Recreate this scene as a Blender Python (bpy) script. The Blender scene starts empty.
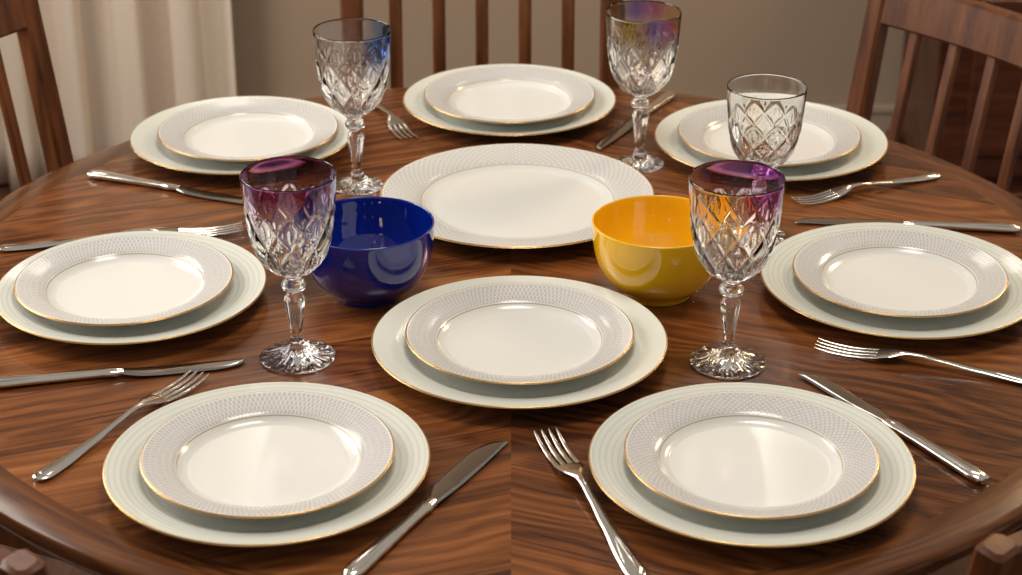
import bpy, math, random, bmesh
from mathutils import Vector, Matrix
random.seed(4)
TZ = 0.75
pi = math.pi
scene = bpy.context.scene
scene.view_settings.view_transform = 'Standard'
scene.view_settings.look = 'None'

# ------------------------------------------------------------ materials
class NT:
    def __init__(s, name):
        s.m = bpy.data.materials.new(name); s.m.use_nodes = True
        s.t = s.m.node_tree; s.n = s.t.nodes; s.l = s.t.links
        s.b = s.n['Principled BSDF']
    def put(s, sock, v):
        if v is None: return
        if hasattr(v, 'is_output'): s.l.new(v, sock)
        else: sock.default_value = v
    def math(s, op, a, b=None, c=None, clamp=False):
        n = s.n.new('ShaderNodeMath'); n.operation = op; n.use_clamp = clamp
        s.put(n.inputs[0], a); s.put(n.inputs[1], b); s.put(n.inputs[2], c)
        return n.outputs[0]
    def mix(s, f, a, b):
        n = s.n.new('ShaderNodeMix'); n.data_type = 'RGBA'
        s.put(n.inputs[0], f)
        for i, v in ((6, a), (7, b)):
            if isinstance(v, tuple) and len(v) == 3: v = (*v, 1)
            s.put(n.inputs[i], v)
        return n.outputs[2]
    def coord(s, which='Object'):
        return s.n.new('ShaderNodeTexCoord').outputs[which]
    def sep(s, v):
        n = s.n.new('ShaderNodeSeparateXYZ'); s.l.new(v, n.inputs[0]); return n.outputs
    def comb(s, x, y, z):
        n = s.n.new('ShaderNodeCombineXYZ'); s.put(n.inputs[0], x); s.put(n.inputs[1], y); s.put(n.inputs[2], z); return n.outputs[0]
    def mapping(s, v, scale=(1,1,1), loc=(0,0,0), rot=(0,0,0)):
        n = s.n.new('ShaderNodeMapping'); s.l.new(v, n.inputs[0])
        n.inputs['Scale'].default_value = scale; n.inputs['Location'].default_value = loc; n.inputs['Rotation'].default_value = rot
        return n.outputs[0]
    def noise(s, v, scale=1, detail=4, rough=.5, dist=0):
        n = s.n.new('ShaderNodeTexNoise'); s.l.new(v, n.inputs['Vector'])
        n.inputs['Scale'].default_value = scale; n.inputs['Detail'].default_value = detail
        n.inputs['Roughness'].default_value = rough; n.inputs['Distortion'].default_value = dist
        return n.outputs[0]
    def white(s, v):
        n = s.n.new('ShaderNodeTexWhiteNoise'); n.noise_dimensions = '1D'; s.put(n.inputs['W'], v); return n.outputs[0]
    def ramp(s, f, stops):
        n = s.n.new('ShaderNodeValToRGB'); s.l.new(f, n.inputs[0]); e = n.color_ramp.elements
        while len(e) < len(stops): e.new(.5)
        for el, (p, c) in zip(e, stops): el.position = p; el.color = (*c, 1)
        return n.outputs[0]
    def bump(s, h, strength=.2, dist=.001):
        n = s.n.new('ShaderNodeBump'); n.inputs['Strength'].default_value = strength; n.inputs['Distance'].default_value = dist
        s.l.new(h, n.inputs['Height']); s.l.new(n.outputs[0], s.b.inputs['Normal'])
    def set(s, **k):
        mp = dict(col='Base Color', rough='Roughness', metal='Metallic', trans='Transmission Weight', ior='IOR',
                  coat='Coat Weight', coatr='Coat Roughness', spec='Specular IOR Level', sss='Subsurface Weight')
        for a, v in k.items():
            if isinstance(v, tuple) and len(v) == 3: v = (*v, 1)
            s.put(s.b.inputs[mp[a]], v)

def wood_mat(name, dark, mid, light, rough=.3, sc=(3, 60, 60)):
    t = NT(name); c = t.coord()
    n1 = t.noise(t.mapping(c, sc), 1, 6, .6, .4)
    n2 = t.noise(t.mapping(c, (sc[0]*.4, sc[1]*.2, sc[2]*.2)), 1, 4, .55, .6)
    f = t.math('ADD', t.math('MULTIPLY', n1, .6), t.math('MULTIPLY', n2, .45))
    col = t.ramp(f, [(.36, dark), (.52, mid), (.68, light)])
    t.set(col=col, rough=rough, spec=.4); t.bump(n1, .08, .0006)
    return t.m

def table_mat(name='walnut_planks', k=1.0):
    t = NT(name); c = t.coord('UV'); u, v, _ = t.sep(c)
    PW = .118
    pv = t.math('DIVIDE', v, PW); pid = t.math('FLOOR', pv); pf = t.math('FRACT', pv)
    rnd = t.white(pid)
    cc = t.comb(t.math('MULTIPLY_ADD', rnd, 17.0, u), v, t.math('MULTIPLY', rnd, 9.0))
    warp = t.noise(t.mapping(cc, (2.2, 7, 1)), 1, 3, .5, .4)
    lines = t.math('MULTIPLY_ADD', t.math('SINE', t.math('ADD', t.math('MULTIPLY', warp, 66.0), t.math('MULTIPLY', v, 200.0))), .5, .5)
    fine = t.noise(t.mapping(cc, (8, 270, 1)), 1, 5, .6, .2)
    broad = t.noise(t.mapping(cc, (1.6, 22, 1)), 1, 5, .6, .7)
    f = t.math('ADD', t.math('MULTIPLY', lines, .12), t.math('MULTIPLY', fine, .38))
    f = t.math('ADD', f, t.math('MULTIPLY', broad, .48))
    f = t.math('ADD', f, t.math('MULTIPLY_ADD', rnd, .16, -.070))
    cs = [(.044, .0125, .0045), (.128, .040, .0115), (.225, .075, .021), (.36, .135, .038)]
    cs = [tuple(q*k for q in cc_) for cc_ in cs]
    col = t.ramp(f, list(zip((.34, .47, .60, .76), cs)))
    seam = t.math('MAXIMUM', t.math('LESS_THAN', pf, .008), t.math('GREATER_THAN', pf, .992))
    col = t.mix(t.math('MULTIPLY', seam, .6), col, (.02, .008, .004))
    t.set(col=col, rough=t.math('MULTIPLY_ADD', fine, .14, .15), coat=.18, coatr=.09, spec=.42)
    t.bump(fine, .07, .0005)
    return t.m
M_TABLE = table_mat()
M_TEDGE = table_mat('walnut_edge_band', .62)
M_TBODY = wood_mat('walnut_solid', (.03, .010, .005), (.10, .035, .012), (.17, .064, .022), .35, (60, 60, 4))
M_CHAIR = wood_mat('chair_wood', (.045, .013, .005), (.12, .037, .012), (.20, .068, .022), .36, (60, 60, 4))
M_SIDE = wood_mat('mahogany', (.024, .007, .004), (.075, .02, .009), (.13, .037, .016), .35, (4, 60, 60))
M_FLOOR = wood_mat('floor_wood', (.03, .013, .008), (.08, .035, .018), (.14, .065, .03), .45, (40, 3, 40))

def simple(name, col, rough=.5, metal=0, **k):
    t = NT(name); t.set(col=col, rough=rough, metal=metal, **k); return t
t = simple('wall_paint', (.41, .31, .225), .85); t.bump(t.noise(t.coord(), 90, 3), .1, .002); M_WALL = t.m
M_TRIM = simple('trim_paint', (.45, .355, .27), .5).m
t = NT('curtain_linen'); c = t.coord()
n = t.noise(t.mapping(c, (400, 400, 120)), 1, 2)
t.set(col=t.mix(n, (.70, .60, .50), (.84, .74, .63)), rough=.9); t.bump(n, .15, .001); M_CURT = t.m
t = NT('silver'); n = t.noise(t.mapping(t.coord(), (30, 300, 300)), 1, 3)
t.set(col=(.86, .81, .74), metal=1.0, rough=t.math('MULTIPLY_ADD', n, .10, .08)); M_SILV = t.m
t = NT('blade_steel'); n = t.noise(t.mapping(t.coord(), (20, 400, 200)), 1, 3)
t.set(col=(.46, .44, .42), metal=1.0, rough=t.math('MULTIPLY_ADD', n, .10, .06)); M_BLADE = t.m
def glaze(name, col):
    t = NT(name); n = t.noise(t.coord(), 25, 3)
    t.set(col=t.mix(t.math('MULTIPLY', n, .3), tuple(col), tuple(x*.75 for x in col)), rough=.04, coat=.8, coatr=.02, spec=.6); return t.m
M_BLUE = glaze('cobalt_glaze', (.002, .015, .23))
M_YEL = glaze('yellow_glaze', (.95, .535, .010))
M_BRASS = simple('brass', (.7, .45, .16), .3, 1).m

def plate_mat(name, R, kind, ri, ro, golds, base=(.775, .78, .755), ink=(.37, .36, .38)):
    t = NT(name); x, y, z = t.sep(t.coord())
    r = t.math('SQRT', t.math('ADD', t.math('MULTIPLY', x, x), t.math('MULTIPLY', y, y)))
    a = t.math('DIVIDE', t.math('ARCTAN2', y, x), 2*pi)
    band = t.math('MULTIPLY', t.math('GREATER_THAN', r, ri), t.math('LESS_THAN', r, ro))
    amt = .42; bs = .20
    if kind == 'dash':
        RH = .0060
        row = t.math('FLOOR', t.math('DIVIDE', r, RH))
        u = t.math('MULTIPLY_ADD', row, .5, t.math('MULTIPLY', a, 144.0))
        d = t.math('LESS_THAN', t.math('FRACT', u), .58)
        g = t.math('GREATER_THAN', t.math('FRACT', t.math('DIVIDE', r, RH)), .10)
        nn = t.noise(t.coord(), 200, 2)
        pat = t.math('MULTIPLY', t.math('MULTIPLY', d, g), t.math('MULTIPLY_ADD', nn, .8, .6))
    elif kind == 'net':
        u = t.math('MULTIPLY', a, 90.0); k = t.math('MULTIPLY', r, 130.0)
        d1 = t.math('LESS_THAN', t.math('FRACT', t.math('ADD', u, k)), .36)
        d2 = t.math('LESS_THAN', t.math('FRACT', t.math('SUBTRACT', u, k)), .36)
        pat = t.math('MAXIMUM', d1, d2); amt = .32; bs = .14
    elif kind == 'lace':
        u = t.math('MULTIPLY', a, 104.0); k = t.math('MULTIPLY', r, 170.0)
        d1 = t.math('LESS_THAN', t.math('FRACT', t.math('ADD', u, k)), .40)
        d2 = t.math('LESS_THAN', t.math('FRACT', t.math('SUBTRACT', u, k)), .40)
        nn = t.noise(t.coord(), 240, 2)
        pat = t.math('MULTIPLY', t.math('MAXIMUM', d1, d2), t.math('MULTIPLY_ADD', nn, 1.2, .35)); amt = .40
    elif kind == 'rings':
        pat = t.math('LESS_THAN', t.math('FRACT', t.math('DIVIDE', r, .0058)), .35); amt = .26; bs = .03
    else:
        pat = 0.0; amt = 0; bs = 0.02
    fac = t.math('MULTIPLY', band, t.math('MULTIPLY_ADD', pat, amt, bs))
    col = t.mix(fac, base, ink)
    gold = t.math('GREATER_THAN', r, R - .0014)
    col = t.mix(gold, col, (.66, .42, .18))
    line = 0.0
    for g in golds:
        line = t.math('MAXIMUM', line, t.math('LESS_THAN', t.math('ABSOLUTE', t.math('SUBTRACT', r, g)), .0005))
    col = t.mix(t.math('MULTIPLY', line, .8), col, (.42, .29, .16))
    t.set(col=col, rough=t.math('MULTIPLY_ADD', gold, .10, .17), metal=t.math('MULTIPLY', gold, .7), spec=.45, coat=.15, coatr=.06)
    t.bump(fac, .7, .0008)
    return t.m

# ------------------------------------------------------------ mesh helpers
def mesh_obj(name, V, F, mats, smooth=True, midx=None, uvs=None, loc=(0,0,0), rotz=0, sharp=None):
    me = bpy.data.meshes.new(name); me.from_pydata(V, [], F); me.update()
    for m in mats: me.materials.append(m)
    for i, p in enumerate(me.polygons):
        p.use_smooth = smooth
        if midx: p.material_index = midx[i]
    if uvs:
        ul = me.uv_layers.new(name='UVMap')
        for i, p in enumerate(me.polygons):
            for j in range(p.loop_total):
                ul.data[p.loop_start + j].uv = uvs[i][j]
    o = bpy.data.objects.new(name, me); scene.collection.objects.link(o)
    o.location = loc; o.rotation_euler = (0, 0, rotz)
    if sharp is not None:
        try: me.set_sharp_from_angle(angle=math.radians(sharp))
        except Exception: pass
    return o

def catmull(P, sub):
    out = []
    for i in range(len(P) - 1):
        p0 = P[max(i-1, 0)]; p1 = P[i]; p2 = P[i+1]; p3 = P[min(i+2, len(P)-1)]
        for k in range(sub):
            t = k/sub
            out.append(tuple(.5*((2*p1[j]) + (-p0[j]+p2[j])*t + (2*p0[j]-5*p1[j]+4*p2[j]-p3[j])*t*t + (-p0[j]+3*p1[j]-3*p2[j]+p3[j])*t**3) for j in range(2)))
    out.append(P[-1]); return out

def lathe(name, prof, seg, mats, loc, disp=None, rotz=0):
    V = []; F = []; rings = []
    for i, (r, z) in enumerate(prof):
        if r < 1e-5:
            V.append((0, 0, z)); rings.append([len(V)-1])
        else:
            ring = []
            for k in range(seg):
                a = 2*pi*k/seg; rr, zz = (r, z) if disp is None else disp(a, i, r, z)
                V.append((rr*math.cos(a), rr*math.sin(a), zz)); ring.append(len(V)-1)
            rings.append(ring)
    for A, B in zip(rings[:-1], rings[1:]):
        for k in range(seg):
            k2 = (k+1) % seg
            if len(A) == 1 and len(B) == 1: continue
            if len(A) == 1: F.append((A[0], B[k2], B[k]))
            elif len(B) == 1: F.append((A[k], A[k2], B[0]))
            else: F.append((A[k], A[k2], B[k2], B[k]))
    return mesh_obj(name, V, F, mats, True, None, None, loc, rotz)

class Builder:
    def __init__(s): s.V = []; s.F = []; s.M = []
    def beam(s, p1, p2, w, d, up=(0,0,1), m=0, bev=.004, w2=None, d2=None):
        p1 = Vector(p1); p2 = Vector(p2); ax = (p2-p1).normalized(); u = Vector(up)
        sx = ax.cross(u)
        if sx.length < 1e-4: sx = ax.cross(Vector((1,0,0)))
        sx.normalize(); sy = sx.cross(ax)
        w2 = w2 or w; d2 = d2 or d; L = (p2-p1).length; e = min(bev, L*.3)
        secs = [(p1, w-2*e, d-2*e), (p1+ax*e, w, d), (p2-ax*e, w2, d2), (p2, w2-2*e, d2-2*e)]
        rs = []
        for c, a, b in secs:
            c8 = min(bev, a*.3, b*.3); pts = []
            for X, Y in ((a/2-c8, b/2), (a/2, b/2-c8), (a/2, -b/2+c8), (a/2-c8, -b/2), (-a/2+c8, -b/2), (-a/2, -b/2+c8), (-a/2, b/2-c8), (-a/2+c8, b/2)):
                s.V.append(tuple(c + sx*X + sy*Y)); pts.append(len(s.V)-1)
            rs.append(pts)
        s.skin(rs, m)
    def skin(s, rs, m=0):
        n = len(rs[0])
        for A, B in zip(rs[:-1], rs[1:]):
            for k in range(n):
                s.F.append((A[k], A[(k+1) % n], B[(k+1) % n], B[k])); s.M.append(m)
        s.F.append(tuple(reversed(rs[0]))); s.M.append(m)
        s.F.append(tuple(rs[-1])); s.M.append(m)
    def box(s, c, size, m=0, bev=.004):
        s.beam((c[0]-size[0]/2, c[1], c[2]), (c[0]+size[0]/2, c[1], c[2]), size[1], size[2], m=m, bev=bev)
    def loft(s, secs, m=0, n=14):
        rs = []
        for (x, yc, zc, hw, ht) in secs:
            r = []
            for k in range(n):
                a = 2*pi*k/n
                ca, sa = math.cos(a), math.sin(a)
                s.V.append((x, yc + hw*ca, zc + ht*math.copysign(abs(sa)**.8, sa))); r.append(len(s.V)-1)
            rs.append(r)
        s.skin(rs, m)
    def lathe(s, prof, seg=48, m=0, c=(0,0)):
        rs = []
        for r, z in prof:
            q = []
            for k in range(seg):
                a = 2*pi*k/seg; s.V.append((c[0]+max(r,1e-4)*math.cos(a), c[1]+max(r,1e-4)*math.sin(a), z)); q.append(len(s.V)-1)
            rs.append(q)
        s.skin(rs, m)
    def obj(s, name, mats, loc=(0,0,0), rotz=0, smooth=True, sharp=35):
        return mesh_obj(name, s.V, s.F, mats, smooth, s.M, None, loc, rotz, sharp)

# ------------------------------------------------------------ room
def boxobj(name, lo, hi, mat):
    b = Builder(); c = [(lo[i]+hi[i])/2 for i in range(3)]; sz = [hi[i]-lo[i] for i in range(3)]
    b.box(c, sz, 0, .002); return b.obj(name, [mat])
boxobj('floor', (-1.9, -3.2, -.05), (2.6, 2.3, 0), M_FLOOR)
boxobj('wall_back', (-1.9, 2.2, 0), (2.6, 2.3, 2.7), M_WALL)
b = Builder()
for lo, hi in (((-1.9,-3.2,0),(-1.8,-.3,2.7)), ((-1.9,1.5,0),(-1.8,2.2,2.7)), ((-1.9,-.3,0),(-1.8,1.5,.9)), ((-1.9,-.3,2.35),(-1.8,1.5,2.7))):
    b.box([(lo[i]+hi[i])/2 for i in range(3)], [hi[i]-lo[i] for i in range(3)], 0, .001)
b.obj('wall_left', [M_WALL])
b = Builder()
for y in (-.28, .6, 1.48): b.box((-1.85, y, 1.625), (.06, .05, 1.45))
for z in (.92, 1.62, 2.33): b.box((-1.85, .6, z), (.055, 1.8, .05))
b.obj('window_1', [M_TRIM])
b = Builder()
b.box((.35, 2.19, .08), (4.3, .02, .16)); b.box((.35, 2.187, .17), (4.3, .026, .02))
b.obj('baseboard_back', [M_TRIM])

def curtain(name, x0, x1, y, amp, lam, ztop=2.55, seed=0):
    rnd = random.Random(seed); V = []; F = []; nx = 220; nz = 24
    ph = [rnd.uniform(0, 6.28) for _ in range(4)]
    for j in range(nz+1):
        z = .012 + (ztop-.012)*j/nz
        for i in range(nx+1):
            x = x0+(x1-x0)*i/nx; s = x*2*pi/lam
            f = math.sin(s+ph[0]+.4*math.sin(z*1.3+ph[1])) + .4*math.sin(1.7*s+ph[2]) + .15*math.sin(3.1*s+ph[3]+z)
            V.append((x + .01*math.sin(2*s), y + amp*f*(.75+.25*(1-z/ztop)), z))
    for j in range(nz):
        for i in range(nx):
            a = j*(nx+1)+i; F.append((a, a+1, a+nx+2, a+nx+1))
    o = mesh_obj(name, V, F, [M_CURT])
    md = o.modifiers.new('thick', 'SOLIDIFY'); md.thickness = .002
curtain('curtain', -1.45, -.62, 2.09, .028, .13, seed=3)

b = Builder()
b.box((1.45, 1.98, .44), (1.14, .36, .72)); b.box((1.45, 1.97, .82), (1.20, .41, .035)); b.box((1.45, 1.965, .105), (1.18, .40, .05))
for i in range(3):
    cx = 1.07+.38*i
    b.box((cx, 1.795, .70), (.34, .022, .13)); b.box((cx, 1.795, .38), (.34, .022, .44)); b.box((cx, 1.782, .38), (.25, .014, .34))
    b.beam((cx-.03, 1.77, .70), (cx+.03, 1.77, .70), .012, .012, m=1, bev=.003)
for x in (.92, 1.98):
    for y in (1.84, 2.12): b.beam((x, y, 0), (x, y, .09), .05, .05)
b.obj('sideboard', [M_SIDE, M_BRASS])

# ------------------------------------------------------------ table
def build_table():
    R = .685; RB = .640; V = []; F = []; U = []; MI = []
    def add(pts, uv, m=0):
        st = len(V); V.extend(pts); F.append(tuple(range(st, st+len(pts)))); U.append(uv); MI.append(m)
    sub = 72
    for s, am in ((0, math.radians(-24)), (1, math.radians(201))):
        a0 = -pi/2 + pi*s
        def uvw(x, y):
            return (x*math.cos(am)+y*math.sin(am) + s*3.7, -x*math.sin(am)+y*math.cos(am) + s*.118*13+.03)
        for i in range(sub):
            b0 = a0+pi*i/sub; b1 = a0+pi*(i+1)/sub
            p = [(0,0,TZ)] + [(RB*math.cos(q), RB*math.sin(q), TZ) for q in (b0, b1)]
            add(p, [uvw(v[0], v[1]) for v in p])
    prof = [(RB, TZ), (R-.010, TZ), (R-.004, TZ-.0015), (R-.001, TZ-.005), (R, TZ-.011), (R-.002, TZ-.018), (R-.008, TZ-.022), (R-.012, TZ-.030), (R-.02, TZ-.034), (R-.10, TZ-.036), (0.001, TZ-.036)]
    N = 160; acc = 0
    for (r0, z0), (r1, z1) in zip(prof[:-1], prof[1:]):
        d = math.hypot(r1-r0, z1-z0)
        for i in range(N):
            a = 2*pi*i/N; c = 2*pi*(i+1)/N
            p = [(r0*math.cos(a), r0*math.sin(a), z0), (r1*math.cos(a), r1*math.sin(a), z1), (r1*math.cos(c), r1*math.sin(c), z1), (r0*math.cos(c), r0*math.sin(c), z0)]
            o = 9.205
            add(p, [(a*.65, acc+o), (a*.65, acc+d+o), (c*.65, acc+d+o), (c*.65, acc+o)], 2)
        acc += d
    b = Builder()
    b.lathe([(.56, TZ-.036), (.56, TZ-.10), (.54, TZ-.10), (.54, TZ-.037)], 96)
    b.lathe([(.0, TZ-.04), (.12, TZ-.04), (.10, .66), (.055, .62), (.05, .55), (.075, .45), (.085, .36), (.06, .27), (.05, .22), (.09, .18), (.10, .12), (0, .12)], 48)
    for k in range(4):
        a = k*pi/2; c, s_ = math.cos(a), math.sin(a)
        b.beam((.06*c, .06*s_, .15), (.30*c, .30*s_, .03), .06, .06, w2=.05, d2=.05)
        b.beam((.30*c, .30*s_, .0), (.30*c, .30*s_, .045), .06, .06)
    st = len(V); V.extend(b.V)
    for f in b.F:
        F.append(tuple(st+i for i in f)); U.append([(0,0)]*len(f)); MI.append(1)
    return mesh_obj('dining_table', V, F, [M_TABLE, M_TBODY, M_TEDGE], True, MI, U, (0,0,0), 0, 40)
tb = build_table()
bm = bmesh.new(); bm.from_mesh(tb.data); bmesh.ops.remove_doubles(bm, verts=bm.verts, dist=.00005); bm.to_mesh(tb.data); bm.free()

# ------------------------------------------------------------ chairs
def chair(cx, cy, nx, ny, H=.98, rake=.07, railw=.07, nsl=5, W=.20):
    b = Builder()
    zs = .44
    def backp(x, z):
        t = max(0, (z-zs)/(H-zs)); return (x, -.0 - rake*(1-t), z)
    for sx in (-1, 1):
        x = sx*W
        b.beam((x, -rake+.0, 0), backp(x, zs), .034, .036, up=(0,1,0), bev=.004)
        b.beam(backp(x, zs-.01), backp(x, H), .036, .030, up=(0,1,0), bev=.004, w2=.034, d2=.026)
        b.beam((x*1.05, -.42, 0), (x*1.05, -.42, zs-.02), .032, .032, up=(0,1,0), w2=.04, d2=.04)
        b.beam((x, -rake, .2), (x*1.05, -.42, .2), .02, .025)
        b.beam((x, -rake, zs-.05), (x*1.05, -.42, zs-.05), .022, .06)
    b.beam((-W, -.42, zs-.05), (W, -.42, zs-.05), .022, .06)
    b.beam((-W, -rake, zs-.05), (W, -rake, zs-.05), .022, .06)
    b.beam((-W, -.24, .2), (W, -.24, .2), .02, .025)
    b.box((0, -.245, zs+.0), (2*W+.05, .40, .03), 0, .008)
    def rail(z, h, th, bow):
        n = 10; pts = []
        for i in range(n+1):
            s = -1+2*i/n; p = backp(s*W, z); pts.append((p[0], p[1]+bow*(1-s*s), p[2]))
        rs = []
        tilt = rake/(H-zs)
        for p in pts:
            r = []
            for (dy, dz) in ((-th/2, -h/2+.004), (-th/2+.004, -h/2), (th/2-.004, -h/2), (th/2, -h/2+.004), (th/2, h/2-.004), (th/2-.004, h/2), (-th/2+.004, h/2), (-th/2, h/2-.004)):
                b.V.append((p[0], p[1]+dy+dz*tilt, p[2]+dz)); r.append(len(b.V)-1)
            rs.append(r)
        b.skin(rs)
    rail(H-railw/2-.004, railw, .024, .022)
    rail(zs+.09, .035, .020, .014)
    for i in range(nsl):
        s = -1+2*(i+1)/(nsl+1)
        p0 = backp(s*W, zs+.10); p1 = backp(s*W, H-railw)
        b.beam((p0[0], p0[1]+.014*(1-s*s), p0[2]), (p1[0], p1[1]+.022*(1-s*s), p1[2]), .020, .011, up=(0,1,0), bev=.003)
    rot = math.atan2(ny, nx) - pi/2
    return b.obj('dining_chair', [M_CHAIR], (cx, cy, 0), rot)
def nrm(a): return math.cos(math.radians(a)), math.sin(math.radians(a))
chair(-.045, .90, 0, 1, H=.98)
chair(.675, .61, *nrm(34), H=.88, W=.215, railw=.065)
chair(-.74, .33, *nrm(158), H=.96, W=.21)
chair(.528, -.559, *nrm(-45), H=.84, W=.20)
chair(-.524, -.582, *nrm(-135), H=.84, W=.20)

# ------------------------------------------------------------ plates
def charger(x, y, R, mat):
    k = R/.15
    P = [(0, .0025), (.082*k, .0025), (.086*k, .0002), (.091*k, .0002), (.094*k, .003), (.108*k, .008), (.13*k, .0145), (.1485*k, .0195), (.1500*k, .0208), (.1492*k, .0218),
         (.146*k, .0212), (.13*k, .0168), (.115*k, .012), (.106*k, .0078), (.097*k, .0058), (.08*k, .0055), (0, .0055)]
    return lathe('charger_plate', catmull(P, 4), 128, [mat], (x, y, TZ+.0004))
def dinner(x, y, R, mat, z, name='dinner_plate', wk=.71):
    w = R*wk
    P = [(0, .003), (w*.80, .003), (w*.84, .0002), (w*.89, .0002), (w*.93, .0035), (w*1.06, .010), (w+(R-w)*.35, .0145), (R-.0015, .0195), (R, .0208), (R-.0008, .0218),
         (R-.004, .0212), (w+(R-w)*.35, .0168), (w+(R-w)*.10, .0135), (w*.985, .0095), (w*.92, .0068), (w*.8, .0062), (0, .0062)]
    return lathe(name, catmull(P, 4), 128, [mat], (x, y, z))
CB = (.735, .76, .70)
def cm(i, R, kind): return plate_mat('charger_porcelain_%d' % i, R, kind, R*.72, R-.003, [], base=CB, ink=(.44, .46, .42))
def dm(i, R, kind): return plate_mat('porcelain_%d' % i, R, kind, R*.735, R-.003, [R*.722])
layout = [
    (-.225, -.446, .150, 0, .003, .117, 'dash', 'rings'),
    (.222, -.447, .150, 0, .003, .117, 'lace', 'rings'),
    (.009, -.196, .154, 0, .004, .119, 'dash', 'none'),
    (-.002, .552, .148, 0, .004, .119, 'lace', 'none'),
    (-.357, .412, .147, .008, .004, .119, 'lace', 'none'),
    (.343, .397, .153, -.002, .004, .120, 'lace', 'none'),
    (-.419, -.064, .148, -.008, .004, .119, 'dash', 'rings'),
    (.433, -.045, .154, 0, .004, .118, 'dash', 'rings'),
]
for i, (x, y, R, dx, dy, rd, kd, kc) in enumerate(layout):
    charger(x, y, R, cm(i, R, kc)); dinner(x+dx, y+dy, rd, dm(i, rd, kd), TZ+.0063)
sm = plate_mat('serving_porcelain', .168, 'net', .168*.72, .165, [.168*.71])
dinner(.008, .204, .168, sm, TZ+.0004, 'serving_plate', .70)

# ------------------------------------------------------------ bowls
def bowl(name, x, y, mat):
    P = [(0, .003), (.030, .003), (.034, .0003), (.038, .0003), (.0395, .004), (.043, .0085), (.0575, .020), (.0685, .040), (.0735, .062), (.0748, .084), (.0740, .0868), (.0724, .0845),
         (.0710, .062), (.0655, .041), (.054, .0225), (.036, .013), (.018, .0105), (0, .010)]
    lathe(name, catmull(P, 5), 128, [mat], (x, y, TZ+.0003))
bowl('blue_bowl', -.159, -.044, M_BLUE)
bowl('yellow_bowl', .164, -.040, M_YEL)

# ------------------------------------------------------------ crystal glasses
def glass_mat(name, stops, z0, z1):
    t = NT(name); x, y, z = t.sep(t.coord())
    nz = t.noise(t.coord(), 28, 2)
    u = t.math('ADD', t.math('MULTIPLY_ADD', x, 10.0, .5), t.math('MULTIPLY_ADD', nz, .25, -.125))
    tint = t.ramp(u, stops)
    f = t.math('DIVIDE', t.math('SUBTRACT', t.math('ADD', z, t.math('MULTIPLY_ADD', nz, .016, -.008)), z0), z1-z0, clamp=True)
    t.set(col=t.mix(f, (1, 1, 1), tint), rough=.0, trans=1.0, ior=1.54)
    return t.m
def wine_glass(x, y, mat, foot=.039, kind=0, rot=0):
    fk = foot/.039
    base = [(0, .0002), (.034*fk, .0002), (.038*fk, .0008), (.039*fk, .002), (.0375*fk, .0032), (.028*fk, .0058), (.016*fk, .0105), (.0095, .016), (.0065, .023), (.0060, .032)]
    if kind == 0:
        outer = base + [(.0075, .045), (.0092, .058), (.0105, .068), (.0080, .074), (.0066, .077), (.0115, .0805), (.0128, .0845), (.0108, .0885), (.0072, .0915), (.0100, .0955), (.018, .100),
              (.0280, .108), (.0365, .121), (.0418, .138), (.0450, .160), (.0468, .184), (.0482, .2055)]
        inner = [(.0477, .2064), (.0470, .2052), (.0455, .184), (.0432, .160), (.0385, .139), (.0325, .124), (.0235, .1125), (.012, .107), (0, .106)]
        c0, c1, n, kt = .098, .176, 10, 2.0
    else:
        outer = base + [(.0070, .042), (.0085, .055), (.0100, .064), (.0075, .070), (.0066, .073), (.0105, .0765), (.0120, .080), (.0095, .084), (.0120, .089), (.022, .094),
              (.0320, .103), (.0380, .116), (.0415, .132), (.0436, .150), (.0452, .170), (.0462, .187)]
        inner = [(.0457, .1878), (.0450, .1868), (.0438, .170), (.0415, .150), (.0388, .133), (.0345, .118), (.0275, .107), (.014, .101), (0, .100)]
        c0, c1, n, kt = .092, .154, 10, 2.0
    P1 = catmull(outer, 9); P2 = catmull(inner, 4); no = len(P1)
    def disp(a, i, r, z):
        if i < no:
            if c0 < z < c1:
                t = (z-c0)/(c1-c0); u = a*n/(2*pi); g = 0
                for sgn in (-1, 1):
                    f = (u + sgn*t*kt) % 1.0; d = abs(f-.5)*2
                    g = max(g, 1-d/.36)
                env = min(1, t/.08)*min(1, (1-t)/.05)
                g2 = 0
                f = (u*4+.5) % 1.0; d = abs(f-.5)*2
                fc = abs(((u+.5) % 1.0)-.5)*2
                q = max(0, 1-abs(t-.86+.10*fc)/.12)
                if q > 0: g2 = max(g2, (1-d/.7)*.5*min(1, q*2.5))
                q = max(0, 1-abs(t-.20)/.18)
                if q > 0: g2 = max(g2, (1-d/.7)*.5*min(1, q*2))
                r -= .0018*max(0, g, g2)*env
            elif .030 < z < .074:
                e = min(1, (z-.030)/.008, (.074-z)/.006)
                r += .0010*e*(abs(math.cos(4*a))-.6)
            elif z < .016 and r > .01 and i > 5:
                e = min(1, (r-.01)/.006, max(0, (foot-r)/.004))
                z += .0005*e*math.cos(16*a)
        return r, z
    return lathe('crystal_wine_glass', P1+P2, 400, [mat], (x, y, TZ+.0003), disp, rot)
CL = (.98, .98, .98)
g1 = glass_mat('tinted_crystal_purple', [(.0, (.55, .40, .85)), (.25, (.50, .13, .36)), (.7, (.46, .12, .38)), (1, (.40, .45, .95))], .156, .198)
g2 = glass_mat('tinted_crystal_amethyst', [(.0, (.85, .65, .5)), (.25, (.97, .75, .2)), (.45, (.6, .2, .42)), (1, (.42, .10, .62))], .160, .196)
g3 = glass_mat('tinted_crystal_blue', [(.0, CL), (.60, CL), (.74, (.45, .62, .98)), (1, (.05, .28, .98))], .150, .180)
g4 = glass_mat('tinted_crystal_rainbow', [(.0, (.85, .85, 1)), (.25, (.98, .85, .25)), (.5, (.35, .3, .98)), (.78, (.75, .3, .6)), (1, (.95, .85, .4))], .165, .192)
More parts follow.
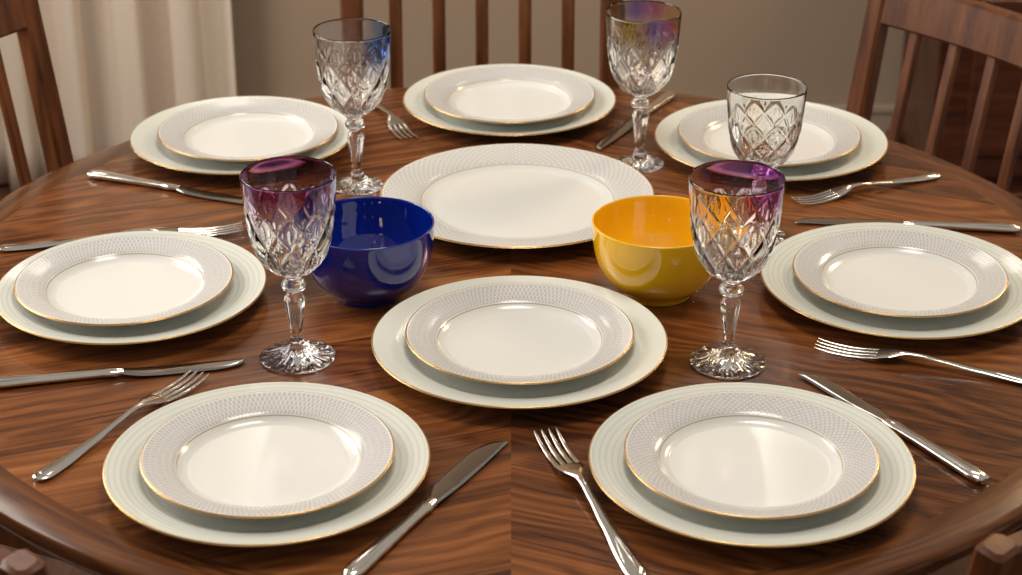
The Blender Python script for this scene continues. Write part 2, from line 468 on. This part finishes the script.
g5 = glass_mat('clear_crystal', [(.0, (.97, .97, .95)), (1, (.97, .97, .95))], .12, .16)
wine_glass(-.223, -.201, g1, .0395, 0, .1)
wine_glass(.225, -.212, g2, .0395, 0, .3)
wine_glass(-.195, .276, g3, .033, 0, .0)
wine_glass(.167, .352, g4, .032, 0, .2)
wine_glass(.2955, .119, g5, .032, 1, .2)

# ------------------------------------------------------------ cutlery
def place(b, name, mats, p_end, p_tip):
    dx, dy = p_tip[0]-p_end[0], p_tip[1]-p_end[1]
    return b.obj(name, mats, (p_end[0], p_end[1], TZ+.0003), math.atan2(dy, dx), True, 50)
def interp(keys, x):
    for (a, *va), (c, *vc) in zip(keys[:-1], keys[1:]):
        if x <= c:
            t = (x-a)/(c-a); t = t*t*(3-2*t)*.5+t*.5
            return [p+(q-p)*t for p, q in zip(va, vc)]
    return keys[-1][1:]
def fork(p_end, p_tip, s=1.0):
    L = math.dist(p_end, p_tip); k = L/.25; b = Builder()
    K = [(0, .0030, .0012, .0035), (.004, .0075, .0017, .0033), (.012, .0098, .0020, .0030), (.035, .0088, .0020, .0028), (.08, .0056, .0019, .0050), (.12, .0038, .0019, .0085), (.140, .0034, .0018, .0110), (.155, .0042, .0016, .0110),
         (.166, .0095, .0013, .0094), (.176, .0125, .0011, .0072), (.188, .0134, .0010, .0050)]
    secs = []
    xs = [0, .0015, .003, .006] + [.01+.006*i for i in range(32)]
    for x in xs:
        if x > .189: break
        w, t, z = interp(K, x); secs.append((x*k, 0, z, w, t))
    b.loft(secs)
    for j in range(4):
        yc = (-1.5+j)*.0071; sec = []
        for x, w, t, z in ((.183, .0027, .0009, .0055), (.198, .0024, .0010, .0034), (.214, .0023, .0010, .0022), (.232, .0020, .0009, .0030), (.245, .0014, .0008, .0048), (.250, .0005, .0004, .0060)):
            sec.append((x*k, yc*(1.0 if x < .2 else 1.0+.04*(x-.2)/.05), z, w, t))
        b.loft(sec, 0, 10)
    b.loft([(.006*k, 0, .0042, .0010, .0006), (.012*k, 0, .0046, .0062, .0008), (.03*k, 0, .0044, .0052, .0009), (.06*k, 0, .0056, .0012, .0008)], 0, 10)
    return place(b, 'dinner_fork', [M_SILV], p_end, p_tip)
def knife(p_end, p_tip, side=1, bw=1.0):
    L = math.dist(p_end, p_tip); k = L/.25; b = Builder()
    K = [(0, .0035, .0020), (.004, .0080, .0034), (.012, .0096, .0042), (.04, .0084, .0042), (.09, .0066, .0038), (.112, .0066, .0038), (.118, .0085, .0042), (.122, .0066, .0036), (.130, .0052, .0026)]
    secs = []
    for x in [0, .0015, .003, .006] + [.01+.005*i for i in range(25)]:
        w, t = interp(K, x); secs.append((x*k, 0, .0046, w, t))
    b.loft(secs)
    b.loft([(.006*k, 0, .0084, .0015, .0006), (.014*k, 0, .0088, .0058, .0008), (.035*k, 0, .0087, .0048, .0008), (.07*k, 0, .0080, .0012, .0006)], 0, 10)
    bl = []
    for i in range(26):
        x = .126+.124*i/25; s = i/25
        up = (.0062 + .0014*math.sin(pi*s)); lo = (-.0050 - .0085*min(1, s/.18)**.7 + .0015*s)*bw
        if s > .70:
            q = (s-.70)/.30; lo = lo + (up-.001-lo)*(1-math.sqrt(max(0, 1-q**2.2)))
        hw = max((up-lo)/2, .0004); bl.append((x*k, side*(up+lo)/2, .0046-.0022*min(1, s*3), hw, .0012*(1-.5*s)))
    b.loft(bl, 1, 12)
    return place(b, 'dinner_knife', [M_SILV, M_BLADE], p_end, p_tip)
knife((-.543, .311), (-.300, .212), 1)
fork((-.604, .074), (-.322, .134))
knife((-.530, -.268), (-.275, -.214), 1)
fork((-.440, -.455), (-.318, -.243))
knife((-.139, -.618), (-.008, -.380), -1, 1.25)
fork((.110, -.620), (.033, -.364))
knife((.438, -.459), (.300, -.241), 1)
fork((.552, -.268), (.322, -.178))
knife((.612, .130), (.345, .160), 1)
fork((.550, .310), (.352, .215))
fork((-.212, .630), (-.135, .435))
knife((.232, .622), (.114, .405), 1)

# ------------------------------------------------------------ lights
def area(name, loc, target, sx, sy, energy, col):
    l = bpy.data.lights.new(name, 'AREA'); l.shape = 'RECTANGLE'; l.size = sx; l.size_y = sy; l.energy = energy; l.color = col
    o = bpy.data.objects.new(name, l); scene.collection.objects.link(o); o.location = loc
    o.rotation_euler = (Vector(target)-Vector(loc)).to_track_quat('-Z', 'Y').to_euler()
area('window_light', (-1.78, .6, 1.62), (0, 0, .75), 1.7, 1.4, 48, (1, .93, .84))
area('overhead_fill', (.1, -.2, 2.65), (0, 0, .75), .6, .6, 18, (1, .92, .81))  # unseen fill light added overhead, kept small to sharpen the bowl highlights
area('added_warm_light', (1.6, 1.6, 2.0), (0, 0, .75), .4, .4, 18, (1, .72, .42))  # unseen warm light added for golden glints on the plate rims
for x in (-.54, .56):
    b = Builder(); b.lathe([(0, -.02), (.03, -.02), (.05, -.005), (.05, .005), (0, .01)], 32); b.beam((0, 0, 0), (0, 0, .05), .02, .02)
    b.beam((0, .07, .0), (0, 0, 0), .03, .03); b.obj('added_sconce', [M_BRASS], (x, 2.13, 2.09))  # invented brass fitting to go with the added light above it
    area('plate_glint_light', (x, 2.10, 2.29), (x*.4, -.4, .75), .13, .28, .9, (1, .93, .84))  # out-of-view light added to put highlight streaks in the plate wells
w = bpy.data.worlds.new('World'); scene.world = w; w.use_nodes = True
bg = w.node_tree.nodes['Background']; bg.inputs[0].default_value = (1, .92, .83, 1); bg.inputs[1].default_value = .33

# ------------------------------------------------------------ camera
cam = bpy.data.cameras.new('camera'); co = bpy.data.objects.new('camera', cam); scene.collection.objects.link(co)
co.location = (0, -2.0, TZ+.92); co.rotation_euler = (math.radians(65), 0, 0)
cam.sensor_width = 36; cam.lens = 1932/1022*36
cam.dof.use_dof = True; cam.dof.focus_distance = 2.05; cam.dof.aperture_fstop = 7.1
scene.camera = co
